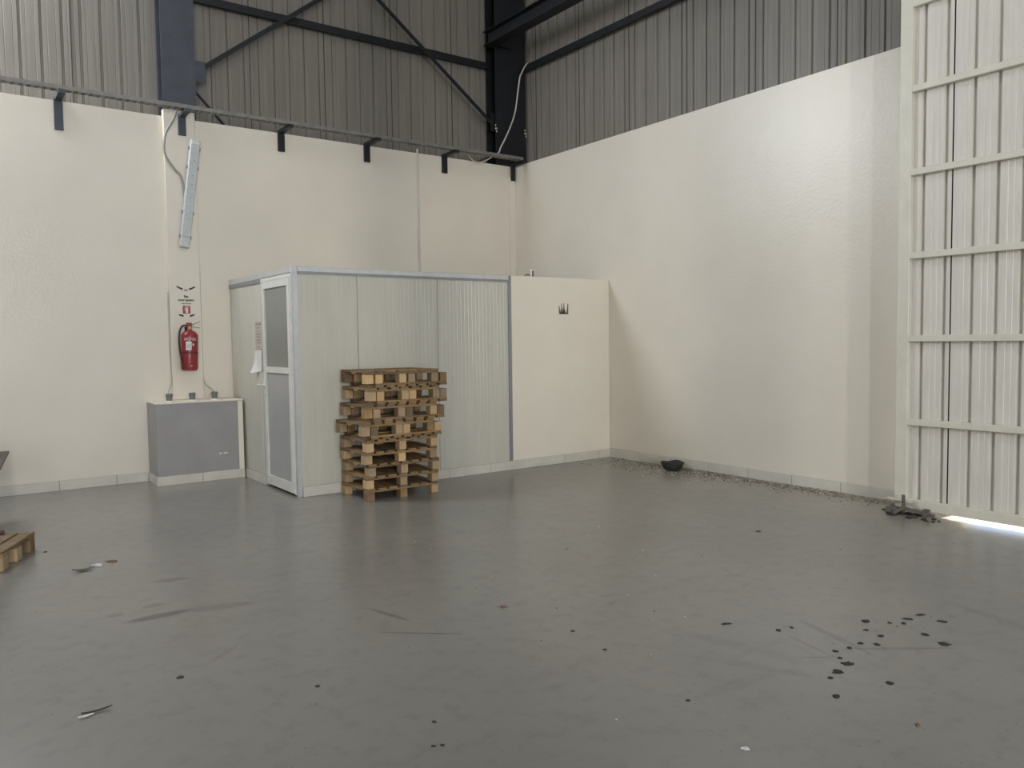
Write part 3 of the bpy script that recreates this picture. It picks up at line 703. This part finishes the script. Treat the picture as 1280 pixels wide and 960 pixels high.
for i in range(1700):
    y = rnd.uniform(3.8, 7.45); d_ = abs(rnd.gauss(0, 1))
    sp = .16 if y < 5.6 else .30
    if rnd.random() < .25: y = rnd.gauss(6.1, .35); sp = .33
    x = XR-.02-d_*sp
    if y > YF-.02 or (Vector((x-6.95, y-6.36)).length < .15): continue
    stone(x, y, rnd.choice([.003, .004, .005, .006, .009]) * (1.25 if d_ < 1 else 1))
for i in range(260):
    x = rnd.uniform(2.0, 7.0); y = rnd.uniform(1.2, 7.2)
    if x < 4.4 and y > 6.8: continue
    stone(x, y, rnd.choice([.002, .003, .004, .006]))
o = q.build('grit', 'grit', kind='stuff'); tag(o, 'scattered brown and pale grit thickest along the right wall foot', 'grit')

CL = [(4.02, 2.29, .022, .012), (4.15, 2.15, .014, .008), (4.10, 2.20, .012, .006), (4.23, 2.17, .028, .007), (4.35, 2.16, .034, .006), (4.34, 2.04, .022, .009),
      (4.08, 2.0, .020, .012), (4.03, 1.88, .028, .016), (3.88, 2.13, .013, .008), (3.76, 2.08, .013, .010), (3.71, 2.14, .016, .007), (3.61, 2.14, .013, .006),
      (3.52, 2.16, .016, .008), (3.43, 2.04, .030, .012), (3.31, 2.02, .028, .014), (3.07, 1.88, .014, .012), (3.38, 1.81, .018, .012), (3.54, 2.50, .012, .010),
      (3.63, 2.48, .011, .006), (3.22, 2.0, .012, .006), (3.46, 2.10, .010, .006), (3.9, 2.22, .012, .006)]
CLN = {4: 'long thin dark dirt clump farthest back in the lower right scatter', 3: 'thin dark dirt sliver just left of the longest one at the scatter back',
       5: 'dark dirt clump at the right end of the back row of the scatter', 7: 'wide dark dirt clump farthest right in the lower right scatter',
       0: 'round dark dirt clump at the left end of the back row of the scatter', 13: 'broad slanting dark dirt clump, left of the two largest',
       14: 'largest dark dirt clump, nearest of the scatter heart', 15: 'slanting dark dirt clump nearest the camera, below the scatter', 16: 'dark dirt clump alone to the right of the nearest one',
       6: 'dark dirt clump inside the right half of the scatter'}
for i, (x, y, a, b_) in enumerate(CL):
    o = MB().blob((0, 0, .001), a, b_*1.5, .005, 2, .45, i+3, 0).build('dirt_clump', 'mud'); o.location = (x, y, 0); o.rotation_euler = (0, 0, -.63+random.uniform(-.5, .5))
    tag(o, CLN.get(i, 'small dark dirt clump in the scatter on the floor towards the lower right'), 'dirt clump', 'dark dirt clumps on the floor, lower right')
CL2 = [(3.40, 2.73, .03, .008, 'flat dark smear of dirt alone left of the clump scatter'), (2.68, 3.16, .011, .009, 'tiny black dirt crumb in the middle of the floor, farther one'),
       (2.64, 2.87, .011, .008, 'tiny black dirt crumb in the middle of the floor, nearer one'), (.859, 3.84, .018, .016, 'round dark dirt clump on the left foreground floor'),
       (1.333, 3.354, .011, .010, 'small black crumb on the floor between leaf and centre'), (.61, 6.85, .014, .01, 'small dark crumb on the floor just right of the left pallet'),
       (1.58, 2.74, .010, .006, 'tiny dark crumb in the centre foreground, alone above a close pair'), (1.51, 2.56, .010, .006, 'right one of two tiny crumbs close together in the centre foreground'),
       (1.48, 2.575, .010, .006, 'left one of two tiny crumbs close together in the centre foreground'), (2.54, 2.24, .010, .007, 'tiny dark crumb on the floor above the crumpled foil'),
       (5.25, 3.90, .02, .012, 'small dark crumb on the floor a step out from the right wall dirt')]
for i, (x, y, a, b_, lb) in enumerate(CL2):
    o = MB().blob((0, 0, .001), a, b_, .005, 2, .3, i+40, 0).build('dirt_crumb', 'mud'); o.location = (x, y, 0); o.rotation_euler = (0, 0, -.63+random.uniform(-.2, .2))
    tag(o, lb, 'dirt')
def leaf(name, loc, L_, w, rot, mat, label, curl=.01):
    mb = MB(); n = 8
    for i in range(n+1):
        t = i/n; hw = w*math.sin(math.pi*min(1, .04+t*.96))**.7; zc = .003+curl*(2*t-1)**2
        mb.v += [((t-.5)*L_, -hw, zc+.004), ((t-.5)*L_, 0, zc), ((t-.5)*L_, hw, zc+.005)]
    mb.f = [(3*i+j, 3*i+3+j, 3*i+4+j, 3*i+1+j) for i in range(n) for j in (0, 1)]
    o = mb.build(name, mat); o.location = loc; o.rotation_euler = (0, 0, rot); return tag(o, label, 'litter')
leaf('dry_leaf', (.49, 3.69, 0), .12, .009, .05, 'leaf', 'curled dark dry leaf on the left foreground floor', .008)
leaf('paper_scrap', (.445, 3.665, 0), .06, .007, .05, 'paper', 'thin pale paper strip against the dry leaf, left foreground', .004)
leaf('dry_leaf', (.765, 6.10, 0), .14, .028, .0, 'leaf', 'dark curled dry leaf with a white scrap beside it near the left pallet', .016)
M['foil'] = new_mat('crinkled_white_foil', (.85, .86, .88), rough=.25, metal=.3, bump=.8, bscale=200)
o = MB().blob((0, 0, .004), .045, .016, .012, 2, .6, 9).build('foil_scrap', 'foil'); o.location = (.86, 6.165, 0); o.rotation_euler = (0, 0, -.6); tag(o, 'bright white foil scrap touching the leaf near the left pallet', 'litter')
o = MB().blob((0, 0, .003), .013, .008, .009, 2, .6, 12).build('foil_scrap', 'foil'); o.location = (2.402, 1.837, 0); o.rotation_euler = (0, 0, -.6); tag(o, 'crumpled shiny foil on the floor at the bottom edge', 'litter')
M['clay'] = new_mat('brown_clay', (.17, .10, .06), rough=.9, var=.2, nscale=40)
for x, y, a, b_, lb in ((.965, 6.234, .045, .025, 'brown clay lump on the floor right of the white foil scrap'), (2.615, 3.70, .020, .014, 'reddish brown lump on the floor in the picture centre'), (3.092, 1.54, .010, .008, 'small reddish brown lump on the floor at the lower right')):
    o = MB().blob((0, 0, .001), a, b_, .010, 2, .35, int(x*10)).build('clay_lump', 'clay'); o.location = (x, y, 0); o.rotation_euler = (0, 0, -.6); tag(o, lb, 'dirt')
